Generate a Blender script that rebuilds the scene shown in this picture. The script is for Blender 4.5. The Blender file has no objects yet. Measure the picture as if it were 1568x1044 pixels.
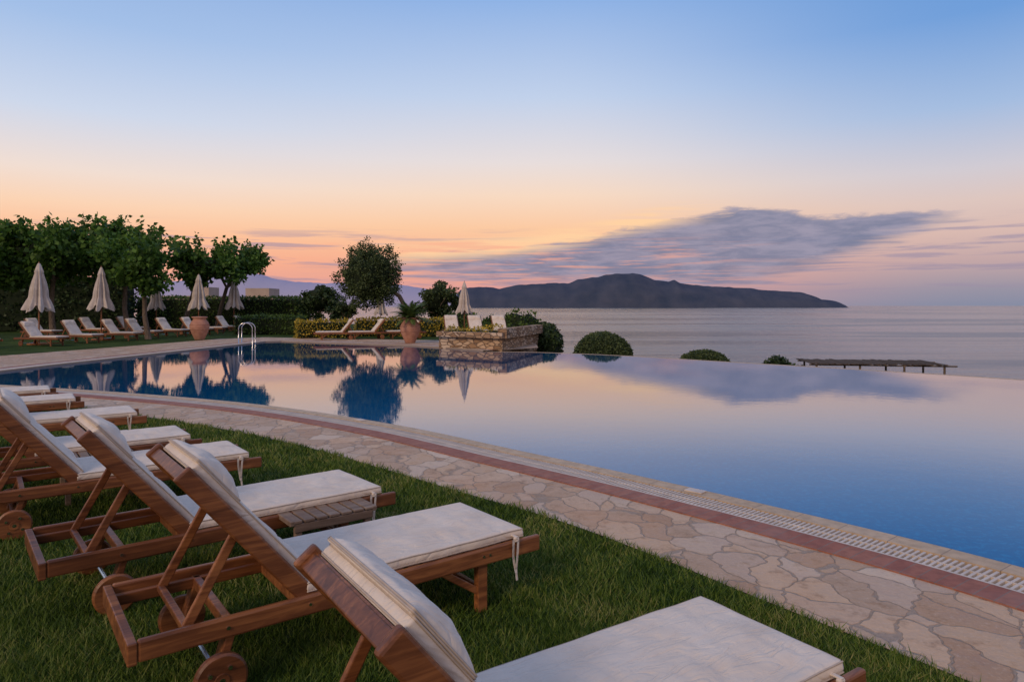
import bpy, bmesh, math, random
import numpy as np
from mathutils import Vector, Matrix, noise
from mathutils.geometry import tessellate_polygon
random.seed(4); rng=np.random.default_rng(7)
scene=bpy.context.scene
def lin(c):
    return tuple(((x/255)/12.92 if x/255<=0.04045 else ((x/255+0.055)/1.055)**2.4) for x in c)+(1.0,)
# ---------------------------------------------------------------- materials
class NT:
    def __init__(s,tree): s.t=tree
    def n(s,typ,**kw):
        nd=s.t.nodes.new(typ)
        for k,v in kw.items(): setattr(nd,k,v)
        return nd
    def l(s,a,b): s.t.links.new(a,b)
    def math(s,op,a,b=None,c=None,clamp=False):
        nd=s.n('ShaderNodeMath',operation=op); nd.use_clamp=clamp
        for i,v in enumerate((a,b,c)):
            if v is None: continue
            if isinstance(v,(int,float)): nd.inputs[i].default_value=v
            else: s.l(v,nd.inputs[i])
        return nd.outputs[0]
    def smooth(s,v,a,b,lo=0.0,hi=1.0,kind='SMOOTHSTEP'):
        nd=s.n('ShaderNodeMapRange',interpolation_type=kind)
        s.l(v,nd.inputs[0]); nd.inputs[1].default_value=a; nd.inputs[2].default_value=b
        nd.inputs[3].default_value=lo; nd.inputs[4].default_value=hi
        return nd.outputs[0]
    def ramp(s,fac,stops,interp='LINEAR'):
        nd=s.n('ShaderNodeValToRGB'); cr=nd.color_ramp; cr.interpolation=interp
        while len(cr.elements)<len(stops): cr.elements.new(0.5)
        for e,(p,c) in zip(cr.elements,stops):
            e.position=p; e.color=c if len(c)==4 else tuple(c)+(1,)
        s.l(fac,nd.inputs[0]); return nd.outputs[0]
    def mix(s,f,a,b,blend='MIX'):
        nd=s.n('ShaderNodeMix',data_type='RGBA',blend_type=blend)
        for i,v in ((0,f),(6,a),(7,b)):
            if isinstance(v,(int,float)): nd.inputs[i].default_value=v
            elif isinstance(v,tuple): nd.inputs[i].default_value=v if len(v)==4 else v+(1,)
            else: s.l(v,nd.inputs[i])
        return nd.outputs[2]
    def noise(s,vec,scale,detail=4,rough=0.55,dist=0):
        nd=s.n('ShaderNodeTexNoise'); nd.inputs['Scale'].default_value=scale
        nd.inputs['Detail'].default_value=detail; nd.inputs['Roughness'].default_value=rough
        nd.inputs['Distortion'].default_value=dist
        if vec is not None: s.l(vec,nd.inputs['Vector'])
        return nd
    def mapping(s,vec,scale=(1,1,1),rot=(0,0,0)):
        nd=s.n('ShaderNodeMapping'); s.l(vec,nd.inputs[0])
        nd.inputs['Scale'].default_value=scale; nd.inputs['Rotation'].default_value=rot
        return nd.outputs[0]
def newmat(name,rough=0.6,spec=0.5):
    m=bpy.data.materials.new(name); m.use_nodes=True
    t=NT(m.node_tree); b=m.node_tree.nodes['Principled BSDF']
    b.inputs['Roughness'].default_value=rough; b.inputs['Specular IOR Level'].default_value=spec
    return m,t,b
def bump(t,b,h,strength=0.3,dist=0.01):
    nd=t.n('ShaderNodeBump'); nd.inputs['Strength'].default_value=strength; nd.inputs['Distance'].default_value=dist
    t.l(h,nd.inputs['Height']); t.l(nd.outputs[0],b.inputs['Normal']); return nd
def obj_co(t): return t.n('ShaderNodeTexCoord').outputs['Object']
def geo_pos(t): return t.n('ShaderNodeNewGeometry').outputs['Position']

def mat_noise(name,c1,c2,scale=5,rough=0.7,bs=0.3,bd=0.01,spec=0.3,detail=5,world=False,stretch=(1,1,1)):
    m,t,b=newmat(name,rough,spec)
    v=t.mapping(geo_pos(t) if world else obj_co(t),stretch)
    n=t.noise(v,scale,detail)
    t.l(t.ramp(n.outputs[0],[(0.3,c1),(0.7,c2)]),b.inputs['Base Color'])
    if bs: bump(t,b,n.outputs[0],bs,bd)
    return m
def mat_leaf(name,cols,rough=0.55,trans=0.25):
    m,t,b=newmat(name,rough,0.3)
    r=t.n('ShaderNodeNewGeometry').outputs['Random Per Island']
    n=t.noise(obj_co(t),0.9,2)
    k=t.math('ADD',t.math('MULTIPLY',r,0.55),t.math('MULTIPLY',n.outputs[0],0.6))
    c=t.ramp(k,[(0.15+0.7*i/(len(cols)-1),c) for i,c in enumerate(cols)])
    t.l(c,b.inputs['Base Color'])
    tr=t.n('ShaderNodeBsdfTranslucent'); t.l(c,tr.inputs[0])
    mx=t.n('ShaderNodeMixShader'); mx.inputs[0].default_value=trans
    t.l(b.outputs[0],mx.inputs[1]); t.l(tr.outputs[0],mx.inputs[2])
    t.l(mx.outputs[0],m.node_tree.nodes['Material Output'].inputs[0])
    return m
M={}
def wood(name,cols,rough=0.42,spec=0.45):
    m,t,b=newmat(name,rough,spec)
    co=obj_co(t)
    v=t.mapping(co,(1.2,14,14))
    oi=t.n('ShaderNodeObjectInfo').outputs['Random']
    n1=t.noise(v,2.2,5,0.6,0.8)
    n2=t.noise(co,3.0,2)
    pi=t.n('ShaderNodeNewGeometry').outputs['Random Per Island']
    k=t.math('ADD',t.math('MULTIPLY',n1.outputs[0],0.62),t.math('MULTIPLY',n2.outputs[0],0.26))
    k=t.math('ADD',k,t.math('MULTIPLY',t.math('ADD',pi,oi),0.10))
    t.l(t.ramp(k,[(0.3,cols[0]),(0.52,cols[1]),(0.78,cols[2])]),b.inputs['Base Color'])
    bump(t,b,n1.outputs[0],0.25,0.002); return m
M['wood']=wood('teak_wood',[(0.035,0.011,0.005),(0.165,0.058,0.022),(0.46,0.19,0.065)])
M['greywood']=wood('weathered_wood',[(0.07,0.045,0.03),(0.19,0.13,0.095),(0.32,0.24,0.18)],0.7,0.2)
def fabric(name,c1,c2,wr=1.0):
    m,t,b=newmat(name,0.85,0.15)
    co=obj_co(t)
    n=t.noise(co,5,4); n2=t.noise(co,260,2); n3=t.noise(t.mapping(co,(2.2,7,3),(0,0,0.5)),2.0,3,0.5,1.2)
    cr=t.math('SUBTRACT',1.0,t.math('MULTIPLY',t.math('ABSOLUTE',t.math('SUBTRACT',n3.outputs[0],0.5)),9.0,clamp=True),clamp=True)
    col=t.ramp(n.outputs[0],[(0.3,c1),(0.7,c2)])
    t.l(col,b.inputs['Base Color'])
    h=t.math('ADD',t.math('MULTIPLY',n.outputs[0],1.0),t.math('MULTIPLY',n2.outputs[0],0.05))
    h=t.math('SUBTRACT',h,t.math('MULTIPLY',cr,0.22*wr))
    bump(t,b,h,0.6,0.022)
    b.inputs['Sheen Weight'].default_value=0.1
    return m
M['cushion']=fabric('cushion_canvas',(0.62,0.53,0.44),(0.72,0.635,0.54))
M['piping']=mat_noise('cushion_piping',(0.40,0.33,0.27),(0.48,0.40,0.33),40,0.8,0)
M['parasol']=fabric('parasol_canvas',(0.44,0.385,0.34),(0.60,0.53,0.47))
M['metal']=mat_noise('steel',(0.5,0.5,0.52),(0.65,0.65,0.66),8,0.2,0,spec=0.8)
M['metal'].node_tree.nodes['Principled BSDF'].inputs['Metallic'].default_value=1
M['bark']=mat_noise('bark',(0.06,0.045,0.03),(0.2,0.15,0.11),9,0.9,0.8,0.03,stretch=(3,3,0.8))
M['terracotta']=mat_noise('terracotta',(0.32,0.15,0.10),(0.46,0.24,0.17),6,0.8,0.3,0.01)
M['leaf_mul']=mat_leaf('mulberry_leaf',[(0.014,0.042,0.008),(0.055,0.125,0.02),(0.14,0.26,0.04)],trans=0.4)
M['leaf_dark']=mat_leaf('dark_leaf',[(0.008,0.018,0.006),(0.025,0.05,0.014),(0.06,0.10,0.03)])
M['leaf_olive']=mat_leaf('olive_leaf',[(0.015,0.028,0.01),(0.05,0.08,0.024),(0.12,0.16,0.055)],trans=0.3)
M['leaf_hedge']=mat_leaf('hedge_leaf',[(0.018,0.035,0.008),(0.06,0.115,0.02),(0.12,0.19,0.035)])
M['leaf_yellow']=mat_leaf('golden_leaf',[(0.06,0.09,0.01),(0.28,0.24,0.03),(0.6,0.42,0.05)])
M['leaf_palm']=mat_leaf('sago_leaf',[(0.03,0.06,0.015),(0.08,0.13,0.03),(0.15,0.21,0.05)])
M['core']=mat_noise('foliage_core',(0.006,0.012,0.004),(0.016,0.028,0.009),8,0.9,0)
# grass
def m_lawn():
    m,t,b=newmat('lawn_turf',0.9,0.1)
    p=geo_pos(t); n=t.noise(p,0.8,4); n2=t.noise(p,60,4,0.7)
    k=t.math('ADD',t.math('MULTIPLY',n.outputs[0],0.5),t.math('MULTIPLY',n2.outputs[0],0.5))
    t.l(t.ramp(k,[(0.35,(0.012,0.024,0.005)),(0.5,(0.036,0.064,0.011)),(0.65,(0.08,0.115,0.025))]),b.inputs['Base Color'])
    bump(t,b,n2.outputs[0],0.8,0.03); return m
M['lawn']=m_lawn()
def m_blade():
    m,t,b=newmat('grass_blade',0.5,0.25)
    r=t.n('ShaderNodeNewGeometry').outputs['Random Per Island']
    n=t.noise(geo_pos(t),1.6,5,0.65)
    k=t.math('ADD',t.math('MULTIPLY',r,0.45),t.math('MULTIPLY',n.outputs[0],0.8))
    c=t.ramp(k,[(0.3,(0.016,0.04,0.006)),(0.55,(0.065,0.125,0.014)),(0.75,(0.15,0.215,0.03)),(0.92,(0.38,0.34,0.12))])
    t.l(c,b.inputs['Base Color'])
    tr=t.n('ShaderNodeBsdfTranslucent'); t.l(c,tr.inputs[0])
    mx=t.n('ShaderNodeMixShader'); mx.inputs[0].default_value=0.3
    t.l(b.outputs[0],mx.inputs[1]); t.l(tr.outputs[0],mx.inputs[2])
    t.l(mx.outputs[0],m.node_tree.nodes['Material Output'].inputs[0]); return m
M['blade']=m_blade()
def m_flag():
    m,t,b=newmat('flagstone',0.6,0.35)
    p=geo_pos(t)
    nd=t.noise(p,2.6,3,0.6)
    vv=t.n('ShaderNodeVectorMath',operation='MULTIPLY_ADD'); t.l(nd.outputs['Color'],vv.inputs[0]); vv.inputs[1].default_value=(0.34,0.34,0.0); t.l(p,vv.inputs[2])
    flat=t.mapping(vv.outputs[0],(1.15,0.85,0),(0,0,0.6))
    ve=t.n('ShaderNodeTexVoronoi',feature='DISTANCE_TO_EDGE'); vc=t.n('ShaderNodeTexVoronoi',feature='F1')
    for v in (ve,vc):
        t.l(flat,v.inputs['Vector']); v.inputs['Scale'].default_value=3.6; v.inputs['Randomness'].default_value=1.0
    sep=t.n('ShaderNodeSeparateColor'); t.l(vc.outputs['Color'],sep.inputs[0])
    n1=t.noise(p,7,7,0.7); n2=t.noise(p,45,4,0.6); n3=t.noise(p,1.1,2)
    k=t.math('ADD',t.math('MULTIPLY',sep.outputs[0],0.7),t.math('MULTIPLY',n1.outputs[0],0.45))
    col=t.ramp(k,[(0.15,(0.36,0.21,0.12)),(0.35,(0.48,0.31,0.19)),(0.5,(0.42,0.29,0.19)),(0.65,(0.58,0.39,0.24)),(0.8,(0.48,0.34,0.24)),(0.95,(0.66,0.52,0.38))])
    col=t.mix(t.smooth(n1.outputs[0],0.5,0.72,0,0.65),col,(0.27,0.155,0.085))
    col=t.mix(t.smooth(n2.outputs[0],0.5,0.8,0,0.4),col,(0.68,0.53,0.40))
    col=t.mix(t.smooth(n3.outputs[0],0.5,0.75,0,0.4),col,(0.54,0.29,0.14))
    ed=t.math('ADD',ve.outputs['Distance'],t.math('MULTIPLY',t.math('SUBTRACT',n1.outputs[0],0.5),0.08))
    mort=t.smooth(ed,0.008,0.036)
    jcol=t.mix(n2.outputs[0],(0.20,0.14,0.10),(0.42,0.32,0.23))
    col=t.mix(t.math('ADD',t.math('MULTIPLY',mort,0.85),0.15),jcol,col)
    t.l(col,b.inputs['Base Color'])
    t.l(t.smooth(n1.outputs[0],0.3,0.7,0.42,0.75),b.inputs['Roughness'])
    h=t.math('ADD',t.math('MULTIPLY',mort,0.5),t.math('MULTIPLY',n1.outputs[0],0.9))
    h=t.math('ADD',h,t.math('MULTIPLY',sep.outputs[1],0.25)); h=t.math('ADD',h,t.math('MULTIPLY',n2.outputs[0],0.2))
    bump(t,b,h,0.8,0.018); return m
M['flag']=m_flag()
def m_uvbrick(name,w,hgt,c1,c2,mort):
    m,t,b=newmat(name,0.65,0.3)
    uv=t.n('ShaderNodeTexCoord').outputs['UV']
    br=t.n('ShaderNodeTexBrick'); t.l(uv,br.inputs[0])
    br.inputs['Color1'].default_value=c1; br.inputs['Color2'].default_value=c2; br.inputs['Mortar'].default_value=mort
    br.inputs['Scale'].default_value=1; br.inputs['Mortar Size'].default_value=0.004
    br.inputs['Brick Width'].default_value=w; br.inputs['Row Height'].default_value=hgt; br.offset=0
    n=t.noise(geo_pos(t),14,4); n5=t.noise(geo_pos(t),1.5,3)
    col=t.mix(t.smooth(n.outputs[0],0.35,0.7,0,0.5),br.outputs[0],tuple(x*0.55 for x in c1[:3]))
    col=t.mix(t.smooth(n5.outputs[0],0.5,0.75,0,0.4),col,tuple(min(1,x*0.6+0.12) for x in c1[:3]))
    t.l(col,b.inputs['Base Color']); bump(t,b,t.math('ADD',br.outputs['Fac'],t.math('MULTIPLY',n.outputs[0],-0.5)),-0.4,0.004); return m
M['brick']=m_uvbrick('brick_border',0.105,0.235,(0.30,0.10,0.062,1),(0.36,0.145,0.09,1),(0.22,0.16,0.13,1))
M['coping']=m_uvbrick('stone_coping',0.33,0.4,(0.50,0.37,0.24,1),(0.57,0.43,0.29,1),(0.28,0.21,0.16,1))
M['grate']=mat_noise('grate_plastic',(0.50,0.43,0.37),(0.64,0.56,0.48),6,0.5,0,world=True)
M['dark']=mat_noise('channel_dark',(0.04,0.032,0.028),(0.07,0.055,0.05),8,0.9,0)
def m_water():
    m=bpy.data.materials.new('pool_water'); m.use_nodes=True; nt=m.node_tree; t=NT(nt)
    nt.nodes.remove(nt.nodes['Principled BSDF'])
    p=geo_pos(t); n=t.noise(p,4,3,0.5); n3=t.noise(p,0.35,2); n2=t.noise(p,24,3,0.6)
    c=t.mix(n3.outputs[0],(0.001,0.115,0.31),(0.003,0.165,0.40))
    c=t.mix(t.smooth(n2.outputs[0],0.48,0.68,0,0.5),c,(0.006,0.23,0.50))
    bp_=t.n('ShaderNodeBump'); bp_.inputs['Strength'].default_value=0.05; bp_.inputs['Distance'].default_value=0.012
    t.l(t.math('ADD',n.outputs[0],t.math('MULTIPLY',n2.outputs[0],0.2)),bp_.inputs['Height'])
    df=t.n('ShaderNodeBsdfDiffuse'); t.l(c,df.inputs[0])
    gl=t.n('ShaderNodeBsdfGlossy'); gl.inputs['Roughness'].default_value=0.012; t.l(bp_.outputs[0],gl.inputs['Normal'])
    lw=t.n('ShaderNodeLayerWeight'); lw.inputs['Blend'].default_value=0.5; t.l(bp_.outputs[0],lw.inputs['Normal'])
    g=lambda v:(v,v,v)
    fr=t.ramp(lw.outputs['Facing'],[(0,g(.02)),(0.5,g(.045)),(0.70,g(.12)),(0.79,g(.33)),(0.856,g(.64)),(0.92,g(.86)),(1.0,g(1.0))])
    mx=t.n('ShaderNodeMixShader'); t.l(fr,mx.inputs[0]); t.l(df.outputs[0],mx.inputs[1]); t.l(gl.outputs[0],mx.inputs[2])
    t.l(mx.outputs[0],nt.nodes['Material Output'].inputs[0]); return m
M['water']=m_water()
def m_sea():
    m,t,b=newmat('sea_water',0.16,0.5)
    b.inputs['IOR'].default_value=1.33
    p=geo_pos(t); v=t.mapping(p,(0.3,1,1)); n=t.noise(v,0.14,6,0.65); n2=t.noise(t.mapping(p,(0.16,1,1)),0.014,6,0.6)
    n4=t.noise(t.mapping(p,(0.35,1,1)),0.22,4,0.6)
    c=t.ramp(n2.outputs[0],[(0.35,(0.03,0.036,0.045)),(0.65,(0.11,0.095,0.095))])
    c=t.mix(t.smooth(n4.outputs[0],0.45,0.65,0,0.5),c,(0.015,0.02,0.03))
    t.l(c,b.inputs['Base Color'])
    t.l(t.smooth(n2.outputs[0],0.42,0.6,0.08,0.26),b.inputs['Roughness'])
    bump(t,b,n.outputs[0],0.5,1.3); return m
M['sea']=m_sea()
M['hill']=mat_noise('hillside_scrub',(0.02,0.03,0.012),(0.10,0.09,0.05),0.6,0.95,0.4,0.2,world=True)
M['island']=mat_noise('island_rock_hazed',(0.042,0.060,0.100),(0.080,0.092,0.130),0.006,1.0,0.7,30,spec=0,world=True,detail=8)  # aerial haze is put into the bluish base colour of the rock
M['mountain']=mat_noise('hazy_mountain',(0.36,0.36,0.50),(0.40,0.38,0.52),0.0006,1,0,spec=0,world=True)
M['plaster']=mat_noise('plaster',(0.35,0.28,0.23),(0.42,0.34,0.28),1.5,0.9,0)
M['glass']=mat_noise('window_glass',(0.02,0.025,0.03),(0.03,0.035,0.04),3,0.1,0)
M['thatch']=mat_noise('reed_thatch',(0.04,0.03,0.022),(0.13,0.095,0.07),7,0.95,0.8,0.05,stretch=(1,6,1))
def m_wall():
    m,t,b=newmat('stone_masonry',0.85,0.2)
    p=obj_co(t)
    nd=t.noise(p,2,2); vv=t.n('ShaderNodeVectorMath',operation='MULTIPLY_ADD'); t.l(nd.outputs['Color'],vv.inputs[0]); vv.inputs[1].default_value=(0.1,0.1,0.1); t.l(p,vv.inputs[2])
    mp=t.mapping(vv.outputs[0],(3.2,3.2,7.5))
    ve=t.n('ShaderNodeTexVoronoi',feature='DISTANCE_TO_EDGE'); vc=t.n('ShaderNodeTexVoronoi',feature='F1')
    for v in (ve,vc): t.l(mp,v.inputs[0]); v.inputs['Scale'].default_value=1
    sep=t.n('ShaderNodeSeparateColor'); t.l(vc.outputs['Color'],sep.inputs[0])
    col=t.ramp(sep.outputs[0],[(0.1,(0.26,0.16,0.09)),(0.5,(0.44,0.30,0.18)),(0.9,(0.54,0.41,0.29))])
    mo=t.smooth(ve.outputs['Distance'],0.02,0.09)
    t.l(t.mix(mo,(0.15,0.10,0.07),col),b.inputs['Base Color']); bump(t,b,mo,0.8,0.03); return m
M['wall']=m_wall()
# ---------------------------------------------------------------- mesh helpers
def link(name,me,mat=None,parent=None,smooth=False):
    ob=bpy.data.objects.new(name,me); scene.collection.objects.link(ob)
    if mat is not None and len(me.materials)==0: me.materials.append(mat)
    if parent is not None: ob.parent=parent
    if smooth:
        me.polygons.foreach_set('use_smooth',[True]*len(me.polygons))
    return ob
def mesh_py(name,v,f):
    me=bpy.data.meshes.new(name); me.from_pydata(v,[],f); me.update(); return me
def empty(name,loc=(0,0,0),rotz=0):
    e=bpy.data.objects.new(name,None); scene.collection.objects.link(e); e.location=loc; e.rotation_euler=(0,0,rotz); e.empty_display_size=0.2; return e
class MB:
    """mesh builder"""
    def __init__(s): s.v=[]; s.f=[]
    def add(s,v,f):
        o=len(s.v); s.v+= [tuple(x) for x in v]; s.f+=[tuple(i+o for i in q) for q in f]
    def box(s,c,size,rot=None,bev=0.005):
        bm=bmesh.new(); bmesh.ops.create_cube(bm,size=1)
        bmesh.ops.scale(bm,vec=size,verts=bm.verts)
        if bev: bmesh.ops.bevel(bm,geom=bm.edges[:],offset=min(bev,min(size)*0.3),segments=2,affect='EDGES',profile=0.5)
        mat=Matrix.Translation(c) @ (rot.to_4x4() if rot is not None else Matrix.Identity(4))
        bm.verts.index_update()
        s.add([mat@v.co for v in bm.verts],[[v.index for v in f.verts] for f in bm.faces]); bm.free()
    def beam(s,a,b,w,h,bev=0.005,up=Vector((0,0,1))):
        a=Vector(a);b=Vector(b); x=(b-a); L=x.length; x.normalize(); y=up.cross(x); 
        if y.length<1e-4: y=Vector((0,1,0))
        y.normalize(); z=x.cross(y)
        s.box((a+b)/2,(L,w,h),Matrix((x,y,z)).transposed(),bev)
    def tube(s,pts,rads,n=8,cap=True):
        pts=[Vector(p) for p in pts]; vs=[];fs=[]
        if isinstance(rads,(int,float)): rads=[rads]*len(pts)
        ref=Vector((0.3,0.9,0.1)).normalized()
        for i,p in enumerate(pts):
            d=(pts[min(i+1,len(pts)-1)]-pts[max(i-1,0)]).normalized()
            r=ref if abs(d.dot(ref))<0.95 else Vector((1,0,0))
            a=d.cross(r).normalized(); b2=d.cross(a)
            for k in range(n):
                th=2*math.pi*k/n; vs.append(p+(a*math.cos(th)+b2*math.sin(th))*rads[i])
        for i in range(len(pts)-1):
            for k in range(n):
                fs.append((i*n+k,i*n+(k+1)%n,(i+1)*n+(k+1)%n,(i+1)*n+k))
        if cap: fs.append(tuple(range(n))); fs.append(tuple(range((len(pts)-1)*n,len(pts)*n))[::-1])
        s.add(vs,fs)
    def lathe(s,prof,n=24,c=(0,0,0)):
        vs=[];fs=[]
        for i,(r,z) in enumerate(prof):
            for k in range(n):
                th=2*math.pi*k/n; vs.append((c[0]+r*math.cos(th),c[1]+r*math.sin(th),c[2]+z))
        for i in range(len(prof)-1):
            for k in range(n): fs.append((i*n+k,i*n+(k+1)%n,(i+1)*n+(k+1)%n,(i+1)*n+k))
        s.add(vs,fs)
    def mesh(s,name): return mesh_py(name,s.v,s.f)
def poly_sheet(name,pts,z,mat,parent=None):
    tris=tessellate_polygon([[Vector((p[0],p[1],0)) for p in pts]])
    me=mesh_py(name,[(p[0],p[1],z) for p in pts],[tuple(t) for t in tris])
    bm=bmesh.new(); bm.from_mesh(me); bmesh.ops.recalc_face_normals(bm,faces=bm.faces[:])
    up=sum(f.normal.z*f.calc_area() for f in bm.faces)
    if up<0: bmesh.ops.reverse_faces(bm,faces=bm.faces[:])
    bm.to_mesh(me); bm.free()
    return link(name,me,mat,parent)
def catmull(P,n=8):
    out=[]
    P=[Vector((p[0],p[1])) for p in P]
    for i in range(len(P)-1):
        p0=P[max(i-1,0)];p1=P[i];p2=P[i+1];p3=P[min(i+2,len(P)-1)]
        for k in range(n):
            t=k/n
            out.append(0.5*((2*p1)+(p2-p0)*t+(2*p0-5*p1+4*p2-p3)*t*t+(3*p1-p0-3*p2+p3)*t**3))
    out.append(P[-1]); return out
def offset(path,d):
    out=[]
    for i,p in enumerate(path):
        a=(path[i]-path[i-1]).normalized() if i>0 else None
        b=(path[i+1]-path[i]).normalized() if i<len(path)-1 else None
        if a is None:a=b
        if b is None:b=a
        n1=Vector((a.y,-a.x));n2=Vector((b.y,-b.x)); n=(n1+n2).normalized(); c=max(0.5,n.dot(n1))
        out.append(p+n*d/c)
    return out
def strip(name,path,o0,o1,ztop,zbot,mat,parent=None):
    A=offset(path,o0);B=offset(path,o1); v=[];f=[];uv=[]
    s=0;S=[]
    for i,p in enumerate(path):
        if i: s+=(p-path[i-1]).length
        S.append(s)
    for i in range(len(path)):
        v+=[(A[i].x,A[i].y,zbot),(A[i].x,A[i].y,ztop),(B[i].x,B[i].y,ztop),(B[i].x,B[i].y,zbot)]
        w=abs(o1-o0); uv+=[(S[i],-0.02),(S[i],0),(S[i],w),(S[i],w+0.02)]
    for i in range(len(path)-1):
        for k in range(3): f.append((i*4+k,i*4+k+1,(i+1)*4+k+1,(i+1)*4+k))
    me=mesh_py(name,v,f); ul=me.uv_layers.new(name='UVMap')
    for lp in me.loops: ul.data[lp.index].uv=uv[lp.vertex_index]
    bm=bmesh.new(); bm.from_mesh(me); bmesh.ops.recalc_face_normals(bm,faces=bm.faces[:])
    if sum(fc.normal.z*fc.calc_area() for fc in bm.faces)<0: bmesh.ops.reverse_faces(bm,faces=bm.faces[:])
    bm.to_mesh(me); bm.free()
    return link(name,me,mat,parent)
# ---------------------------------------------------------------- ground, pool
NE=catmull([(-12.55,14.35),(-10.28,13.7),(-6.92,12.39),(-4.02,10.93),(-1.61,9.14),(.114,7.43),(1.29,6.24),(2.35,5.06),(3.10,4.12),(3.92,2.8),(4.6,1.2),(5.2,-0.5),(5.6,-2.5)],10)
LEFT=[Vector(p) for p in [(-1.02,24.2),(-2.4,25.9),(-4.04,27.4),(-7.4,29.2),(-10.4,30.8),(-11.0,30.4),(-11.2,28),(-11.6,24.6),(-11.96,21.4),(-12.35,18.2),(-12.5,16.0)]]
EDGE=LEFT+NE
INF=catmull([(-1.02,24.2),(0.8,23.8),(2.54,22.9),(4.4,21.5),(6,19.95),(8.69,17.5),(11.2,14.93),(13,12),(14,8),(14,3),(13,-2.5)],6)
pool=empty('swimming_pool')
C0,C1,C2=0.17,0.43,0.67
poly_sheet('water',[(p.x,p.y) for p in EDGE]+[(p.x,p.y) for p in INF[::-1]][:-1],-0.028,M['water'],pool)
strip('coping',EDGE,0.0,C0,0.018,-0.3,M['coping'],pool)
strip('channel',EDGE,C0,C1,-0.03,-0.2,M['dark'],pool)
strip('brick_border',EDGE,C1,C2,0.014,-0.03,M['brick'],pool)
strip('infinity_weir',INF,-0.10,0.02,-0.024,-3.6,M['coping'],pool)
mb=MB()
def walk(path,step):
    out=[];carry=0
    for i in range(len(path)-1):
        a,b=path[i],path[i+1]; L=(b-a).length
        if L<1e-6: continue
        d=(b-a)/L; t=carry
        while t<L: out.append((a+d*t,d)); t+=step
        carry=t-L
    return out
gm=(C0+C1)/2
for p,d in walk(offset(NE,gm),0.036):
    if p.y<1: continue
    n=Vector((d.y,-d.x)); hw=(C1-C0)/2-0.008;ht=0.0085
    q=[p-n*hw-d*ht,p+n*hw-d*ht,p+n*hw+d*ht,p-n*hw+d*ht]
    v=[(x.x,x.y,0.012) for x in q]+[(x.x,x.y,-0.012) for x in q]
    mb.add(v,[(0,1,2,3),(0,4,5,1),(1,5,6,2),(2,6,7,3),(3,7,4,0)])
link('grate_slats',mb.mesh('grate_slats'),M['grate'],pool)
strip('grate_centre_bar',NE,gm-0.005,gm+0.005,0.0135,-0.01,M['grate'],pool)
strip('grate_rim',NE,C1-0.018,C1,0.0145,-0.03,M['grate'],pool)
strip('channel_cover',LEFT,C0,C1,0.012,-0.2,M['grate'],pool)
LE=catmull([(-16.5,13.2),(-12,12.6),(-8,11.2),(-5.53,9.95),(-3.88,8.94),(-2.52,7.89),(-1.48,6.91),(-.47,5.89),(.32,5.11),(.9,4.38),(1.32,3.77),(1.64,3.33),(1.95,2.9),(2.4,2.2),(2.9,1.2),(3.4,-.5),(3.8,-2.5)],6)
LB=[(-16.6,16),(-16.3,21.7),(-15.1,27),(-14.1,33),(-12.5,34.5),(-8,33),(-3.2,31.5),(1,31)]
lawn_pts=[(p.x,p.y) for p in LE[::-1]]+LB+[(1,60),(-60,60),(-60,-20),(3.8,-20)]
poly_sheet('lawn',lawn_pts,0.0,M['lawn'])
pav=[(p.x,p.y) for p in LE[::-1]]+LB+[(1,26),(-0.3,24.6)]+[(p.x,p.y) for p in offset(EDGE,0.5)]
poly_sheet('flagstone_path',pav,0.004,M['flag'])
# hillside
xs=np.concatenate([np.arange(-400,-60,20),np.arange(-60,60,1.5),np.arange(60,400,20)]); ys=np.concatenate([np.arange(-200,-20,10),np.arange(-20,110,1.5),np.arange(110,200,10)])
V=[];F=[]
def hz(x,y):
    yb=np.interp(x,[-2,2,6,9,12,14.5,20,60],[60,23.5,19.2,16.5,13,7,-30,-190]); s=max(0,y-yb)
    t=min(1,s/2.0); t=t*t*(3-2*t)
    return max(-18,-0.7-2.6*t-0.16*s+ (0.5*noise.noise(Vector((x*0.1,y*0.1,0))) if s>3 else 0))
for y in ys:
    for x in xs:
        V.append((x,y,hz(x,y)))
for j in range(len(ys)-1):
    for i in range(len(xs)-1):
        a=j*len(xs)+i; F.append((a,a+1,a+len(xs)+1,a+len(xs)))
link('hillside',mesh_py('hillside',V,F),M['hill'],smooth=True)
SEA=-15
link('sea',mesh_py('sea',[(-60000,-3000,SEA),(60000,-3000,SEA),(60000,70000,SEA),(-60000,70000,SEA)],[(0,1,2,3)]),M['sea'])
def ridge(name,prof,Y,depth,mat,base,amp,seed):
    X=[p[0] for p in prof];H=[p[1] for p in prof]; n=260; rows=14; V=[];F=[]
    for i in range(n+1):
        x=X[0]+(X[-1]-X[0])*i/n; h=np.interp(x,X,H)
        for r in range(rows+1):
            t=r/rows
            prof_h=math.sin(math.pi*min(1,max(0,t)))**0.75
            nz=noise.fractal(Vector((x/ (depth*0.35)+seed,t*2.2,seed)),1.0,2.1,5)
            ridgeoff=0.12*depth*nz
            hh=h*prof_h*(1+amp*nz*(1-prof_h)) + (amp*0.06*h*noise.noise(Vector((x/60,t*5,3))))
            if r in(0,rows): hh=-5
            V.append((x,Y+depth*(t-0.5)+ridgeoff*(1-abs(2*t-1)),base+max(hh,-5)))
    for i in range(n):
        for r in range(rows):
            a=i*(rows+1)+r; F.append((a,a+rows+1,a+rows+2,a+1))
    return link(name,mesh_py(name,V,F),mat,smooth=True)
f=1045.0
Y=6000
isl=[(696,460),(705,444),(720,440),(745,439),(765,442),(790,437),(820,435),(850,433),(870,434),(885,428),(915,424),(940,420),(968,418),(985,422),(1003,429),(1022,431),(1030,429),(1042,434),(1080,438),(1120,440),(1150,441),(1165,444),(1200,446),(1225,447),(1238,452),(1250,458),(1262,459),(1269,460),(1272,468)]
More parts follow.
